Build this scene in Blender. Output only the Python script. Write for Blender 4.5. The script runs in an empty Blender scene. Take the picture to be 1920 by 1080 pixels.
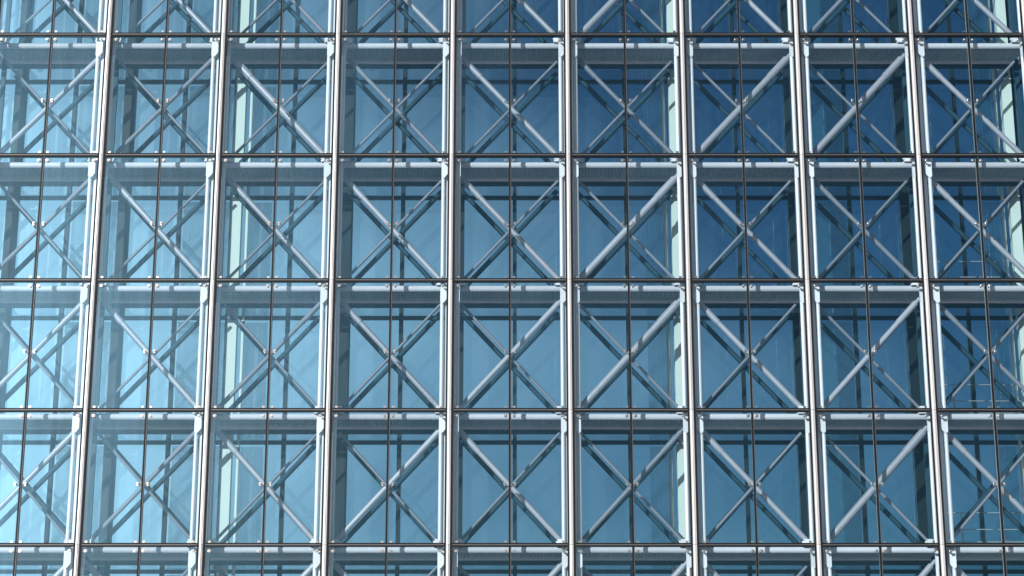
import bpy, bmesh, math, random
from mathutils import Vector, Matrix
random.seed(7)
R = math.radians
scene = bpy.context.scene
C = scene.collection

# ------------------------------------------------------------------ camera
F_PX, PITCH, DIST = 3500.0, 15.327, 45.41          # focal length in 1920-wide pixels, upward tilt, metres to the facade
cam_d = bpy.data.cameras.new('camera'); cam = bpy.data.objects.new('camera', cam_d); C.objects.link(cam)
cam_d.sensor_width = 36.0; cam_d.lens = F_PX / 1920 * 36.0; cam_d.clip_end = 6000
cam.location = (0, -DIST, 1.6); cam.rotation_euler = (R(90 + PITCH), 0, 0)
scene.camera = cam

# ------------------------------------------------------------------ world, sun, exposure
CLOUD_OFF = (24.9, 20.11, 9.1)  # noise offset chosen to put bright cloud at left, in view and reflected
SUN_EL, SUN_AZ = 15.0, 29.0                        # elevation; degrees to the left of the facade's normal
world = bpy.data.worlds.new('World'); scene.world = world; world.use_nodes = True
wn = world.node_tree.nodes; wl = world.node_tree.links
sky = wn.new('ShaderNodeTexSky'); sky.sky_type = 'NISHITA'; sky.sun_disc = False
sky.sun_elevation = R(SUN_EL); sky.sun_rotation = R(180 + SUN_AZ)
sky.air_density = 1.0; sky.dust_density = 0.2; sky.ozone_density = 3.0
bg = wn['Background']; bg.inputs['Strength'].default_value = 0.06
# thin bright cloud over the whole sky, unseen part placed to brighten left reflections
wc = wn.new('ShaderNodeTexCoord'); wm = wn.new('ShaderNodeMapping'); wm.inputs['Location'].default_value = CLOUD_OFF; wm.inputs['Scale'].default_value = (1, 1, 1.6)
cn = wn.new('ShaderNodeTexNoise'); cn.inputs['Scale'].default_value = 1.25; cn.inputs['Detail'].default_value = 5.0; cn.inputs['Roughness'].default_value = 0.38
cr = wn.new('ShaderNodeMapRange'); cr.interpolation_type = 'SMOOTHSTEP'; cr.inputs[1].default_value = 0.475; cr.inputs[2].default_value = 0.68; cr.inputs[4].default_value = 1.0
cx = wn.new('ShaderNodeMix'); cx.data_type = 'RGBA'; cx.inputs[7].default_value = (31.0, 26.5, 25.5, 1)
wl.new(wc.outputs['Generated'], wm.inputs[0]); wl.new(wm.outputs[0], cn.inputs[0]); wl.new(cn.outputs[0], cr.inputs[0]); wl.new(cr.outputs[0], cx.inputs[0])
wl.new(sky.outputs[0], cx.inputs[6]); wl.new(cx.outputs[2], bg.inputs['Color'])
sl = bpy.data.lights.new('sun', 'SUN'); sl.energy = 5.0; sl.angle = R(0.53); sl.color = (1.0, 0.965, 0.92)
so = bpy.data.objects.new('sun', sl); C.objects.link(so)
sdir = Vector((-math.sin(R(SUN_AZ)) * math.cos(R(SUN_EL)), -math.cos(R(SUN_AZ)) * math.cos(R(SUN_EL)), math.sin(R(SUN_EL))))
so.location = sdir * 100; so.rotation_euler = (-sdir).to_track_quat('-Z', 'Y').to_euler()
vs = scene.view_settings; vs.view_transform = 'Standard'; vs.look = 'None'; vs.exposure = 0.0; vs.gamma = 1.0; vs.use_curve_mapping = False
cy = scene.cycles
cy.max_bounces = 10; cy.diffuse_bounces = 3; cy.glossy_bounces = 5; cy.transparent_max_bounces = 20; cy.caustics_reflective = False; cy.caustics_refractive = False

# ------------------------------------------------------------------ materials
def nt(name):
    m = bpy.data.materials.new(name); m.use_nodes = True
    n = m.node_tree.nodes; n.clear()
    out = n.new('ShaderNodeOutputMaterial')
    return m, n, m.node_tree.links, out

def paint(name, col, rough=0.4, metal=0.0, var=0.12, scale=3.0, streak=1.0, bump=0.0, spec=0.5):
    """painted or bare metal with mild procedural wear; streak stretches the wear vertically"""
    m, n, l, out = nt(name)
    p = n.new('ShaderNodeBsdfPrincipled'); l.new(p.outputs[0], out.inputs[0])
    geo = n.new('ShaderNodeNewGeometry'); mp = n.new('ShaderNodeMapping'); mp.inputs['Scale'].default_value = (scale, scale, scale * streak)
    l.new(geo.outputs['Position'], mp.inputs[0])
    tx = n.new('ShaderNodeTexNoise'); tx.inputs['Scale'].default_value = 1.0; tx.inputs['Detail'].default_value = 5
    l.new(mp.outputs[0], tx.inputs[0])
    mix = n.new('ShaderNodeMix'); mix.data_type = 'RGBA'
    mix.inputs[6].default_value = [c * (1 - var) for c in col] + [1]; mix.inputs[7].default_value = [min(1, c * (1 + var)) for c in col] + [1]
    l.new(tx.outputs[0], mix.inputs[0])
    oi = n.new('ShaderNodeObjectInfo'); rr = n.new('ShaderNodeMapRange'); rr.inputs[3].default_value = 0.87; rr.inputs[4].default_value = 1.10; l.new(oi.outputs['Random'], rr.inputs[0])
    hv = n.new('ShaderNodeHueSaturation'); l.new(rr.outputs[0], hv.inputs['Value']); l.new(mix.outputs[2], hv.inputs['Color']); l.new(hv.outputs[0], p.inputs['Base Color'])
    p.inputs['Metallic'].default_value = metal; p.inputs['Specular IOR Level'].default_value = spec
    mr = n.new('ShaderNodeMapRange'); mr.inputs[3].default_value = max(0.05, rough - 0.08); mr.inputs[4].default_value = rough + 0.08
    l.new(tx.outputs[0], mr.inputs[0]); l.new(mr.outputs[0], p.inputs['Roughness'])
    if bump:
        b = n.new('ShaderNodeBump'); b.inputs['Strength'].default_value = bump; b.inputs['Distance'].default_value = 0.01
        l.new(tx.outputs[0], b.inputs['Height']); l.new(b.outputs[0], p.inputs['Normal'])
    return m

def pane_normal(n, l, amount, scale=0.55):
    """slow waviness of float glass, different in each pane"""
    tc = n.new('ShaderNodeTexCoord'); oi = n.new('ShaderNodeObjectInfo')
    add = n.new('ShaderNodeVectorMath'); add.operation = 'ADD'
    mul = n.new('ShaderNodeMath'); mul.operation = 'MULTIPLY'; mul.inputs[1].default_value = 57.0
    l.new(oi.outputs['Random'], mul.inputs[0]); l.new(tc.outputs['Object'], add.inputs[0]); l.new(mul.outputs[0], add.inputs[1])
    tx = n.new('ShaderNodeTexNoise'); tx.inputs['Scale'].default_value = scale; tx.inputs['Detail'].default_value = 1.5
    l.new(add.outputs[0], tx.inputs[0])
    b = n.new('ShaderNodeBump'); b.inputs['Strength'].default_value = 1.0; b.inputs['Distance'].default_value = amount
    l.new(tx.outputs[0], b.inputs['Height'])
    return b, add

def outer_glass():
    m, n, l, out = nt('clear outer glass')
    b, co = pane_normal(n, l, 0.010)
    tr = n.new('ShaderNodeBsdfTransparent'); tr.inputs[0].default_value = (0.93, 0.965, 0.975, 1)
    gl = n.new('ShaderNodeBsdfGlossy'); gl.inputs['Roughness'].default_value = 0.0; gl.inputs[0].default_value = (0.50, 0.86, 1, 1); l.new(b.outputs[0], gl.inputs['Normal'])
    gb = n.new('ShaderNodeNewGeometry'); io = n.new('ShaderNodeMapRange'); io.inputs[3].default_value = 1.38; io.inputs[4].default_value = 1 / 1.38
    l.new(gb.outputs['Backfacing'], io.inputs[0])          # thin pane: both faces reflect like air to glass
    fr = n.new('ShaderNodeFresnel'); l.new(io.outputs[0], fr.inputs[0])
    mx = n.new('ShaderNodeMixShader'); l.new(fr.outputs[0], mx.inputs[0]); l.new(tr.outputs[0], mx.inputs[1]); l.new(gl.outputs[0], mx.inputs[2])
    # thin film of dust, streaked by rain: scatters the sun into a broad sheen
    mp = n.new('ShaderNodeMapping'); mp.inputs['Scale'].default_value = (9, 9, 0.7); l.new(co.outputs[0], mp.inputs[0])
    tx = n.new('ShaderNodeTexNoise'); tx.inputs['Scale'].default_value = 1.0; tx.inputs['Detail'].default_value = 4; l.new(mp.outputs[0], tx.inputs[0])
    mr = n.new('ShaderNodeMapRange'); mr.inputs[1].default_value = 0.3; mr.inputs[2].default_value = 0.8; mr.inputs[3].default_value = 0.015; mr.inputs[4].default_value = 0.025
    l.new(tx.outputs[0], mr.inputs[0])
    du = n.new('ShaderNodeBsdfGlossy'); du.inputs['Roughness'].default_value = 0.33; du.inputs[0].default_value = (0.34, 0.70, 1, 1)
    m2 = n.new('ShaderNodeMixShader'); 
    ob = n.new('ShaderNodeObjectInfo'); rm = n.new('ShaderNodeMapRange'); rm.inputs[3].default_value = 0.6; rm.inputs[4].default_value = 1.4; l.new(ob.outputs['Random'], rm.inputs[0])
    mm = n.new('ShaderNodeMath'); mm.operation = 'MULTIPLY'; l.new(mr.outputs[0], mm.inputs[0]); l.new(rm.outputs[0], mm.inputs[1])
    l.new(mm.outputs[0], m2.inputs[0]); l.new(mx.outputs[0], m2.inputs[1]); l.new(du.outputs[0], m2.inputs[2])
    l.new(m2.outputs[0], out.inputs[0])
    return m

def inner_glass(name='blue coated inner glass', tint=(0.42, 0.635, 0.745)):
    m, n, l, out = nt(name)
    b, co = pane_normal(n, l, 0.012, 0.4)
    tr = n.new('ShaderNodeBsdfTransparent'); tr.inputs[0].default_value = (*tint, 1)
    gl = n.new('ShaderNodeBsdfGlossy'); gl.inputs['Roughness'].default_value = 0.02; gl.inputs[0].default_value = (0.6, 0.8, 0.9, 1); l.new(b.outputs[0], gl.inputs['Normal'])
    fr = n.new('ShaderNodeLayerWeight'); fr.inputs[0].default_value = 0.25
    mr = n.new('ShaderNodeMapRange'); mr.inputs[3].default_value = 0.02; mr.inputs[4].default_value = 0.6; l.new(fr.outputs['Fresnel'], mr.inputs[0])
    mx = n.new('ShaderNodeMixShader'); l.new(mr.outputs[0], mx.inputs[0]); l.new(tr.outputs[0], mx.inputs[1]); l.new(gl.outputs[0], mx.inputs[2])
    # the inner skin is dusty too: a broad blue sheen on which the bracing throws its shadows
    tx = n.new('ShaderNodeTexNoise'); tx.inputs['Scale'].default_value = 1.3; tx.inputs['Detail'].default_value = 3; l.new(co.outputs[0], tx.inputs[0])
    mr2 = n.new('ShaderNodeMapRange'); mr2.inputs[1].default_value = 0.3; mr2.inputs[2].default_value = 0.75; mr2.inputs[3].default_value = 0.025; mr2.inputs[4].default_value = 0.04
    l.new(tx.outputs[0], mr2.inputs[0])
    du = n.new('ShaderNodeBsdfGlossy'); du.inputs['Roughness'].default_value = 0.31; du.inputs[0].default_value = (0.64, 0.86, 1, 1)
    m2 = n.new('ShaderNodeMixShader'); l.new(mr2.outputs[0], m2.inputs[0]); l.new(mx.outputs[0], m2.inputs[1]); l.new(du.outputs[0], m2.inputs[2])
    l.new(m2.outputs[0], out.inputs[0])
    return m

def scrim(name, col, cover=0.32):
    m, n, l, out = nt(name)
    tr = n.new('ShaderNodeBsdfTransparent'); df = n.new('ShaderNodeBsdfDiffuse'); tl = n.new('ShaderNodeBsdfTranslucent')
    df.inputs[0].default_value = (*col, 1); tl.inputs[0].default_value = (*col, 1)
    a = n.new('ShaderNodeMixShader'); a.inputs[0].default_value = 0.4; l.new(df.outputs[0], a.inputs[1]); l.new(tl.outputs[0], a.inputs[2])
    b = n.new('ShaderNodeMixShader'); b.inputs[0].default_value = cover; l.new(tr.outputs[0], b.inputs[1]); l.new(a.outputs[0], b.inputs[2])
    l.new(b.outputs[0], out.inputs[0]); return m

M = dict(
    alu=paint('brushed aluminium', (0.60, 0.61, 0.62), 0.36, 0.25, 0.10, 4, 0.15),
    alu_line=paint('dull aluminium strip', (0.13, 0.138, 0.15), 0.45, 0.3, 0.2, 5, spec=0.3),
    gasket=paint('black rubber gasket', (0.010, 0.011, 0.013), 0.55, spec=0.12),
    black=paint('black anodised transom', (0.009, 0.009, 0.010), 0.5, 0.0, spec=0.12),
    fin=paint('pale grey mullion fin', (0.50, 0.53, 0.56), 0.4, 0.2, 0.1, 4, 0.2),
    white=paint('white painted steel', (0.74, 0.77, 0.82), 0.36, 0.0, 0.07, 2.5, 0.4),
    brace=paint('silver grey painted tube', (0.34, 0.375, 0.44), 0.42, 0.15, 0.10, 3.0),
    chord=paint('pale blue grey tube', (0.56, 0.60, 0.67), 0.27, 0.0, 0.08, 3.0),
    rail=paint('grey handrail', (0.35, 0.40, 0.42), 0.4),
    brace_shaded=paint('shaded grey tube', (0.17, 0.20, 0.25), 0.5, 0.0, 0.10, 3.0),  # darkened copy of the brace colour, shade painted in
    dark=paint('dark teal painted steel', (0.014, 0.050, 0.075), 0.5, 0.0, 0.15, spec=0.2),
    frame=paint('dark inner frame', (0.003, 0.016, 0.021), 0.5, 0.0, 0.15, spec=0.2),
    steel=paint('polished stainless clamp', (0.66, 0.62, 0.58), 0.22, 1.0, 0.12, 20),
    deck=paint('galvanised profiled deck', (0.62, 0.72, 0.78), 0.5, 0.1, 0.25, 1.6, 1.0),
    cream=paint('cream render', (0.50, 0.63, 0.61), 0.7, 0.0, 0.06, 2.0),
    blind=scrim('pale green blind cloth', (0.72, 0.84, 0.76)),
    reflection_sheet=scrim('sheer pale curtain', (0.74, 0.82, 0.80), 0.42),  # pale sheet standing in for rippled reflections
    panel=paint('grey cladding sheet', (0.30, 0.34, 0.36), 0.5, 0.2, 0.15, 2.0, 0.3),
    concrete=paint('pale concrete', (0.34, 0.33, 0.32), 0.8, 0.0, 0.15, 0.6, 1.0, 0.2),
    floor=paint('interior floor', (0.16, 0.16, 0.16), 0.6),
    room=paint('interior wall', (0.12, 0.14, 0.15), 0.8),
    paving=paint('granite paving', (0.38, 0.37, 0.36), 0.75, 0.0, 0.2, 0.5, 1.0, 0.2),
    glass=outer_glass(), iglass=inner_glass(), iglass2=inner_glass('darker clerestory glass', (0.34, 0.53, 0.63)))

# ------------------------------------------------------------------ mesh helpers
def mesh(name, bm, mat, smooth=False):
    me = bpy.data.meshes.new(name); bm.normal_update(); bm.to_mesh(me); bm.free()
    me.materials.append(M[mat])
    if smooth:
        for p in me.polygons: p.use_smooth = True
        try: me.set_sharp_from_angle(angle=R(40))
        except Exception: pass
    return me

def add_box(bm, x0, x1, y0, y1, z0, z1):
    r = bmesh.ops.create_cube(bm, size=1.0)
    for v in r['verts']:
        v.co = Vector(((x0 + x1) / 2 + v.co.x * (x1 - x0), (y0 + y1) / 2 + v.co.y * (y1 - y0), (z0 + z1) / 2 + v.co.z * (z1 - z0)))
    return r['verts']

def add_tube(bm, a, b, r, n=14, r2=None):
    a, b = Vector(a), Vector(b); d = b - a
    q = d.to_track_quat('Z', 'Y').to_matrix().to_4x4()
    bmesh.ops.create_cone(bm, cap_ends=True, segments=n, radius1=r, radius2=r2 or r, depth=d.length, matrix=Matrix.Translation((a + b) / 2) @ q)

def add_profile(bm, pts, z0, z1):
    """closed outline in x,y pulled up along z"""
    lo = [bm.verts.new((x, y, z0)) for x, y in pts]; hi = [bm.verts.new((x, y, z1)) for x, y in pts]
    k = len(pts)
    for i in range(k): bm.faces.new((lo[i], lo[(i + 1) % k], hi[(i + 1) % k], hi[i]))
    bm.faces.new(lo[::-1]); bm.faces.new(hi)
    bmesh.ops.recalc_face_normals(bm, faces=bm.faces)

def bmx(*boxes, bevel=0.0):
    bm = bmesh.new()
    for b in boxes: add_box(bm, *b)
    if bevel: bmesh.ops.bevel(bm, geom=bm.edges[:], offset=bevel, segments=1, affect='EDGES')
    return bm

def put(name, me, loc, parent, kind=None):
    o = bpy.data.objects.new(name, me); C.objects.link(o); o.location = loc; o.parent = parent
    if kind: o['kind'] = kind
    return o

# ------------------------------------------------------------------ ground
bm = bmesh.new(); add_box(bm, -1500, 1500, -1500, 1500, -0.5, 0.0)
g = put('ground', mesh('ground', bm, 'paving'), (0, 0, 0), None); g['kind'] = 'structure'

# ------------------------------------------------------------------ the building
building = bpy.data.objects.new('glass_office_building', None); C.objects.link(building)
building['label'] = 'office building with double glass facade, silver mullion grid and white cross bracing behind'
building['category'] = 'building'

W, H = 3.0, 3.34                       # bay, storey
X0, ZT = 1.45, 20.93                   # x of the mullion right of the picture's middle; height of the topmost transom in view
K = range(-6, 6)                       # bays are between mullions k and k+1, k = -6 .. 4 (the outermost just outside the frame)
BAYS = range(-6, 5)
mx = lambda k: X0 + W * k
STR = 1.012
px = lambda k: mx(k) * STR             # the steel posts stand on a slightly wider module
PW = W * STR
ix = lambda k: mx(k) + 0.12            # inner glazing module
LEVELS = [ZT + H * (1 - i) for i in range(7)]          # heights of the transoms, top to bottom
ZTOP, ZBOT = LEVELS[0], LEVELS[-1]
ROWS = range(6)
in_frame = lambda k: -5 <= k <= 3

# podium, roof and body of the house
put('podium_wall', mesh('podium', bmx((mx(-6) - .3, mx(5) + .3, 0.02, 3.2, 0.0, ZBOT - 0.06)), 'concrete'), (0, 0, 0), building)
put('head_beam', mesh('head', bmx((mx(-6) - .3, mx(5) + .3, -0.1, 2.8, ZTOP + 0.06, ZTOP + 0.7)), 'concrete'), (0, 0, 0), building)

# --- outer skin: mullions
bm = bmesh.new()                       # cover cap with two rounded lobes and a groove
cap = [(-.054, .0), (-.054, -.045), (-.047, -.066), (-.032, -.078), (-.012, -.080), (.004, -.078), (.008, -.060), (.016, -.060), (.020, -.074), (.036, -.070), (.048, -.052), (.054, -.035), (.054, .0)]
add_profile(bm, cap, 0.004, H - 0.004); cap_me = mesh('mullion_cap', bm, 'alu')
gask_l = mesh('gasket', bmx((-.098, -.0545, -.022, .012, 0.0, H)), 'gasket')
gask_r = mesh('gasket', bmx((.0545, .098, -.022, .012, 0.0, H)), 'gasket')
box_me = mesh('mullion_box', bmx((-.058, .058, .013, .13, 0.0, H)), 'gasket')
for r in ROWS:
    for k in K:
        m = put('mullion', cap_me, (mx(k), 0, LEVELS[r + 1]), building)
        put('gasket', gask_l, (0, 0, 0), m); put('gasket', gask_r, (0, 0, 0), m); put('mullion_box', box_me, (0, 0, 0), m)
# --- thin middle mullions: black joint in front, pale fin behind the glass
mid_me = mesh('mid_mullion', bmx((-.030, .030, -.026, .010, 0.05, H - 0.05)), 'black')
fin_me = mesh('glass_fin', bmx((-.022, .022, .0105, .10, 0.05, H - 0.05)), 'fin')
lip_me = mesh('joint_strip', bmx((.018, .027, -.031, -.0265, 0.05, H - 0.05)), 'alu_line')
tra_me = mesh('transom', bmx((.099, W - .099, -.030, .030, -.047, .047)), 'black')
trl_me = mesh('trim_strip', bmx((.099, W - .099, -.036, -.0305, -.007, .008)), 'alu_line')
trb_me = mesh('transom_box', bmx((.06, W - .06, .0305, .13, -.035, .035)), 'black')
for i, z in enumerate(LEVELS):
    for k in BAYS:
        t = put('transom', tra_me, (mx(k), 0, z), building)
        put('trim_strip', trl_me, (0, 0, 0), t); put('transom_box', trb_me, (0, 0, 0), t)
for r in ROWS:
    for k in BAYS:
        m = put('mid_mullion', mid_me, (mx(k) + W / 2, 0, LEVELS[r + 1]), building)
        put('glass_fin', fin_me, (0, 0, 0), m); put('joint_strip', lip_me, (0, 0, 0), m)

# --- outer panes and their clamps
PX = (W / 2 - .030 - .098)             # clear width
pane_me = mesh('glass_pane', bmx((0, PX, -.008, .008, 0.048, H - 0.048)), 'glass')
def clamp_mesh(arm):
    bm = bmesh.new()
    w = .034 if arm else .044; v = add_box(bm, -w, w, -.050, -.009, -.034, .034)
    bmesh.ops.bevel(bm, geom=[e for e in bm.edges], offset=.012, segments=2, affect='EDGES')
    add_tube(bm, (0, -.050, .004), (0, -.066, .004), .024, 10)
    add_tube(bm, (0, .009, 0), (0, .11, 0), .022, 8)
    if arm:
        add_tube(bm, (0, .10, 0), (arm, .16, -.05), .018, 8)
        add_box(bm, -.02, .02, -.040, -.010, -.065, -.030)
    return mesh('clamp', bm, 'steel', True)
cl_top, cl_l, cl_r = clamp_mesh(0), clamp_mesh(.10), clamp_mesh(-.10)
clips = bmesh.new()
for r in ROWS:
    for k in BAYS:
        for s in (0, 1):
            xl = mx(k) + (.098 if s == 0 else W / 2 + .030)
            z0 = LEVELS[r + 1]
            p = put('glass_pane', pane_me, (xl, 0, z0), building)
            p.rotation_euler = (R(random.uniform(-.14, .14)), 0, R(random.uniform(-.25, .25)))
            near_mid = PX - .075 if s == 0 else .075; near_main = .10 if s == 0 else PX - .10
            spots = [(near_mid, H - .15, cl_top), (near_main, H - .15, cl_top), (near_mid + (-.02 if s == 0 else .02), H / 2 - .17, cl_l if s == 0 else cl_r)]
            for cx, cz, me in spots:
                if in_frame(k): put('clamp', me, (cx, 0, cz), p)
                else: add_box(clips, xl + cx - .05, xl + cx + .05, -.05, -.011, z0 + cz - .035, z0 + cz + .035)
            for cx in (near_mid, near_main):
                add_box(clips, xl + cx - .032, xl + cx + .032, -.034, -.011, z0 + .052, z0 + .10)
put('glass_clips', mesh('glass_clips', clips, 'steel'), (0, 0, 0), building, 'stuff')

# --- steel frame behind the outer glass: twin posts, node plates, chord tubes, cross bracing
YP, YF, YR, YI = .27, .72, 1.65, 2.45  # posts, front frame, rear frame, inner glazing
bm = bmesh.new(); add_tube(bm, (0, 0, ZBOT - .06), (0, 0, ZTOP + .06), .050, 16); post_me = mesh('post_tube', bm, 'white', True)
web_me = mesh('post_web', bmx((-.14, .14, .05, .07, ZBOT - .06, ZTOP + .06)), 'white')
def gusset(s):
    bm = bmesh.new()
    out = [(.07, -.12), (.245, -.12), (.245, -.50), (.19, -.56), (.13, -.50), (.07, -.42)]
    f = [bm.verts.new((s * x, -.085, z)) for x, z in out]; b = [bm.verts.new((s * x, -.060, z)) for x, z in out]
    n = len(out)
    bm.faces.new(f); bm.faces.new(b[::-1])
    for i in range(n): bm.faces.new((f[i], b[i], b[(i + 1) % n], f[(i + 1) % n]))
    bmesh.ops.recalc_face_normals(bm, faces=bm.faces)
    return mesh('node_plate', bm, 'white')
gus = {-1: gusset(-1), 1: gusset(1)}
bm = bmesh.new()                        # shoe where a brace lands on the floor node
add_box(bm, -.07, .07, -.10, .10, .05, .24); add_box(bm, -.10, .10, -.12, .12, .05, .085); add_tube(bm, (-.11, 0, .17), (.11, 0, .17), .035, 8)
shoe_me = mesh('node_shoe', bm, 'white')
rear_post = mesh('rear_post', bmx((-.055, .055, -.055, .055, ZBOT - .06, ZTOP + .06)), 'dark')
for k in K:
    for s in (-1, 1): put('post_tube', post_me, (px(k) + s * .200, YP, 0), building)
    put('post_web', web_me, (px(k), YP, 0), building)
    put('rear_post', rear_post, (px(k), YR, 0), building)
    for z in LEVELS[:-1]:
        for s in (-1, 1): put('node_plate', gus[s], (px(k), YP, z), building)
    for z in LEVELS[1:]:
        for s in (-1, 1): put('node_shoe', shoe_me, (px(k) + s * .27, YF - .05, z - .02), building)

bm = bmesh.new(); add_tube(bm, (.10, 0, 0), (PW - .10, 0, 0), .082, 18); chord_me = mesh('chord_tube', bm, 'chord', True)
bm = bmesh.new(); add_tube(bm, (.06, 0, 0), (PW - .06, 0, 0), .05, 18); rch_me = mesh('rear_chord', bm, 'white', True)
rflange = mesh('rear_beam', bmx((.06, PW - .06, -.05, .05, -.15, -.051)), 'dark')
bm = bmesh.new()                        # profiled deck: trapezoid ribs running front to back
n_r = 38; pitch = (PW - .1) / n_r; prof = []
for i in range(n_r):
    x = .05 + i * pitch
    prof += [(x, 0), (x + pitch * .18, .05), (x + pitch * .5, .05), (x + pitch * .68, 0)]
prof.append((.05 + n_r * pitch, 0))
lo = [bm.verts.new((x, YF + .12, z)) for x, z in prof]; hi = [bm.verts.new((x, YR - .10, z)) for x, z in prof]
for i in range(len(prof) - 1): bm.faces.new((lo[i], hi[i], hi[i + 1], lo[i + 1]))
add_box(bm, .05, PW - .05, YF + .12, YR - .10, .055, .10)
add_box(bm, .05, PW - .05, YR - .099, YR - .08, -.01, .10)
deck_me = mesh('walkway_deck', bm, 'deck')
for i, z in enumerate(LEVELS):
    for k in BAYS:
        put('chord_tube', chord_me, (px(k), YF, z - .03), building)
        c = put('rear_chord', rch_me, (px(k), YR - .04, z - .145), building); put('lower_flange', rflange, (0, 0, 0), c)
        put('walkway_deck', deck_me, (px(k), 0, z - .10), building)

def brace_mesh(sign, r, mat, y, sleeve):
    bm = bmesh.new(); xa, xb = .27, PW - .27; zl, zu = .20, H - .42
    a, b = (Vector((xa, y, zl)), Vector((xb, y, zu))) if sign == '/' else (Vector((xb, y, zl)), Vector((xa, y, zu)))
    add_tube(bm, a, b, r, 16)
    if sleeve:
        d = (b - a).normalized(); add_tube(bm, b - d * .70, b, r * 1.16, 16); add_tube(bm, a, a + d * .34, r * .9, 16, r * 1.1)
        add_tube(bm, b - d * .03, b + d * .16, r * .75, 12)
    return mesh('brace', bm, mat, True)
BR = {}
for s in '/\\':
    BR[s, 1] = brace_mesh(s, .070, 'brace', YF - .06, True)
    BR[s, 0] = brace_mesh(s, .039, 'brace_shaded', YF + .12, False)
    BR[s, 3] = brace_mesh(s, .058, 'brace_shaded', YF - .06, True)
    BR[s, 4] = brace_mesh(s, .092, 'brace', YF - .06, True)
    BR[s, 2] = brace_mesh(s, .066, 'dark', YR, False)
FRONT = ['\\\\\\\\\\\\/\\/\\\\', '///\\\\\\\\//\\\\', '//\\\\\\\\/\\\\\\\\', '//\\/\\//\\/\\\\', '///\\/\\/\\/\\\\', '//\\/\\//\\/\\/']
THICK = {(2, 0), (3, 0), (1, 1), (1, 2), (4, 2), (1, -3), (0, 0)}
SHADED = {(1, -4), (1, -2), (1, 0), (2, 2), (3, -3), (2, -5), (4, -4), (4, 0), (0, -3), (3, 3), (0, 2)}  # cells whose front brace gets the darker tone in place of sun shade
for r in ROWS:
    for j, k in enumerate(BAYS):
        s = FRONT[r][j]; o = '\\' if s == '/' else '/'
        loc = (px(k), 0, LEVELS[r + 1])
        put('brace', BR[s, 3 if (r, k) in SHADED else 4 if (r, k) in THICK else 1], loc, building); put('brace', BR[o, 0], loc, building)
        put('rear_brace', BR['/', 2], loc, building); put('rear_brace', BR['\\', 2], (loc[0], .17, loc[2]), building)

# --- inner skin
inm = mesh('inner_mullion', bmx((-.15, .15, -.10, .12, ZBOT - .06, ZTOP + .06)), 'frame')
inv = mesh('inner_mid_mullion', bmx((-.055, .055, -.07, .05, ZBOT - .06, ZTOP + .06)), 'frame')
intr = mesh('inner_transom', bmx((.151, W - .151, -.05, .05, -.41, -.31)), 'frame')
ipan = mesh('inner_pane', bmx((0, W / 2 - .152 - .056, -.008, .008, .012, H - .411)), 'iglass')
icle = mesh('clerestory_pane', bmx((0, W / 2 - .152 - .056, -.008, .008, -.309, .008)), 'iglass2')
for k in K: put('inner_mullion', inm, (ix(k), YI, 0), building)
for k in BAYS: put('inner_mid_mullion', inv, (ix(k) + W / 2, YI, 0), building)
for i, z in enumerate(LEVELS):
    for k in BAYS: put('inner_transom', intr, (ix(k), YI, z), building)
for r in ROWS:
    for k in BAYS:
        for s in (0, 1):
            p = put('inner_pane', ipan, (ix(k) + (.151 if s == 0 else W / 2 + .056), YI, LEVELS[r + 1]), building)
            put('clerestory_pane', icle, tuple(p.location), building)
            p.rotation_euler = (R(random.uniform(-.2, .2)), 0, R(random.uniform(-.25, .25)))

# --- cream service shafts with a ribbed grey sheet beside them
shaft_me = mesh('cream_column', bmx((-.135, .135, -.12, .12, ZBOT - .06, ZTOP + .06)), 'cream')
bm = bmesh.new(); add_tube(bm, (0, 0, ZBOT - .06), (0, 0, ZTOP + .06), .045, 12); pipe_me = mesh('cream_pipe', bm, 'cream', True)
for x, s in ((-7.33, 1), (4.37, -1), (13.38, -1)):
    c = put('cream_column', shaft_me, (x, 2.0, 0), building)
    put('cream_pipe', pipe_me, (s * .28, .06, 0), c)

# --- pleated sheets added to stand in for rippled reflections beside the columns
bm = bmesh.new(); cw, npl = .62, 44
cp = [(cw * i / npl, .035 * math.sin(i * 1.25 + .8 * math.sin(i * .5))) for i in range(npl + 1)]
lo = [bm.verts.new((x, y, -.28)) for x, y in cp]; hi = [bm.verts.new((x * .97 + .01, y, H - .45)) for x, y in cp]
for i in range(npl): bm.faces.new((lo[i], lo[i + 1], hi[i + 1], hi[i]))
cur_me = mesh('reflection_sheet', bm, 'reflection_sheet', True)
for r in ROWS:
    for x in (-7.08, 3.58, 12.52): put('reflection_sheet', cur_me, (x, YI + .13, LEVELS[r + 1]), building)

# --- blinds behind some inner panes
bl = mesh('roller_blind', bmx((0, W / 2 - .23, 0, .012, -.28, H - .50), (0, W / 2 - .23, -.03, .03, H - .499, H - .43)), 'blind')
for r in ROWS:
    for k, s in ((-4, 1), (2, 0), (-5, 1)):
        put('roller_blind', bl, (ix(k) + (.17 if s == 0 else W / 2 + .08), YI + .14, LEVELS[r + 1]), building)

# --- handrails seen through the right-hand bays
bm = bmesh.new()
for z in (1.05, .62, .30): add_tube(bm, (.2, 0, z), (PW - .2, 0, z), .011, 8)
for x in (.9, 1.9): add_tube(bm, (x, 0, 0), (x, 0, 1.05), .018, 8)
rail_me = mesh('handrail', bm, 'rail')
for r in (2, 3, 4): put('handrail', rail_me, (px(3), YR + .45, LEVELS[r + 1] + .05), building)
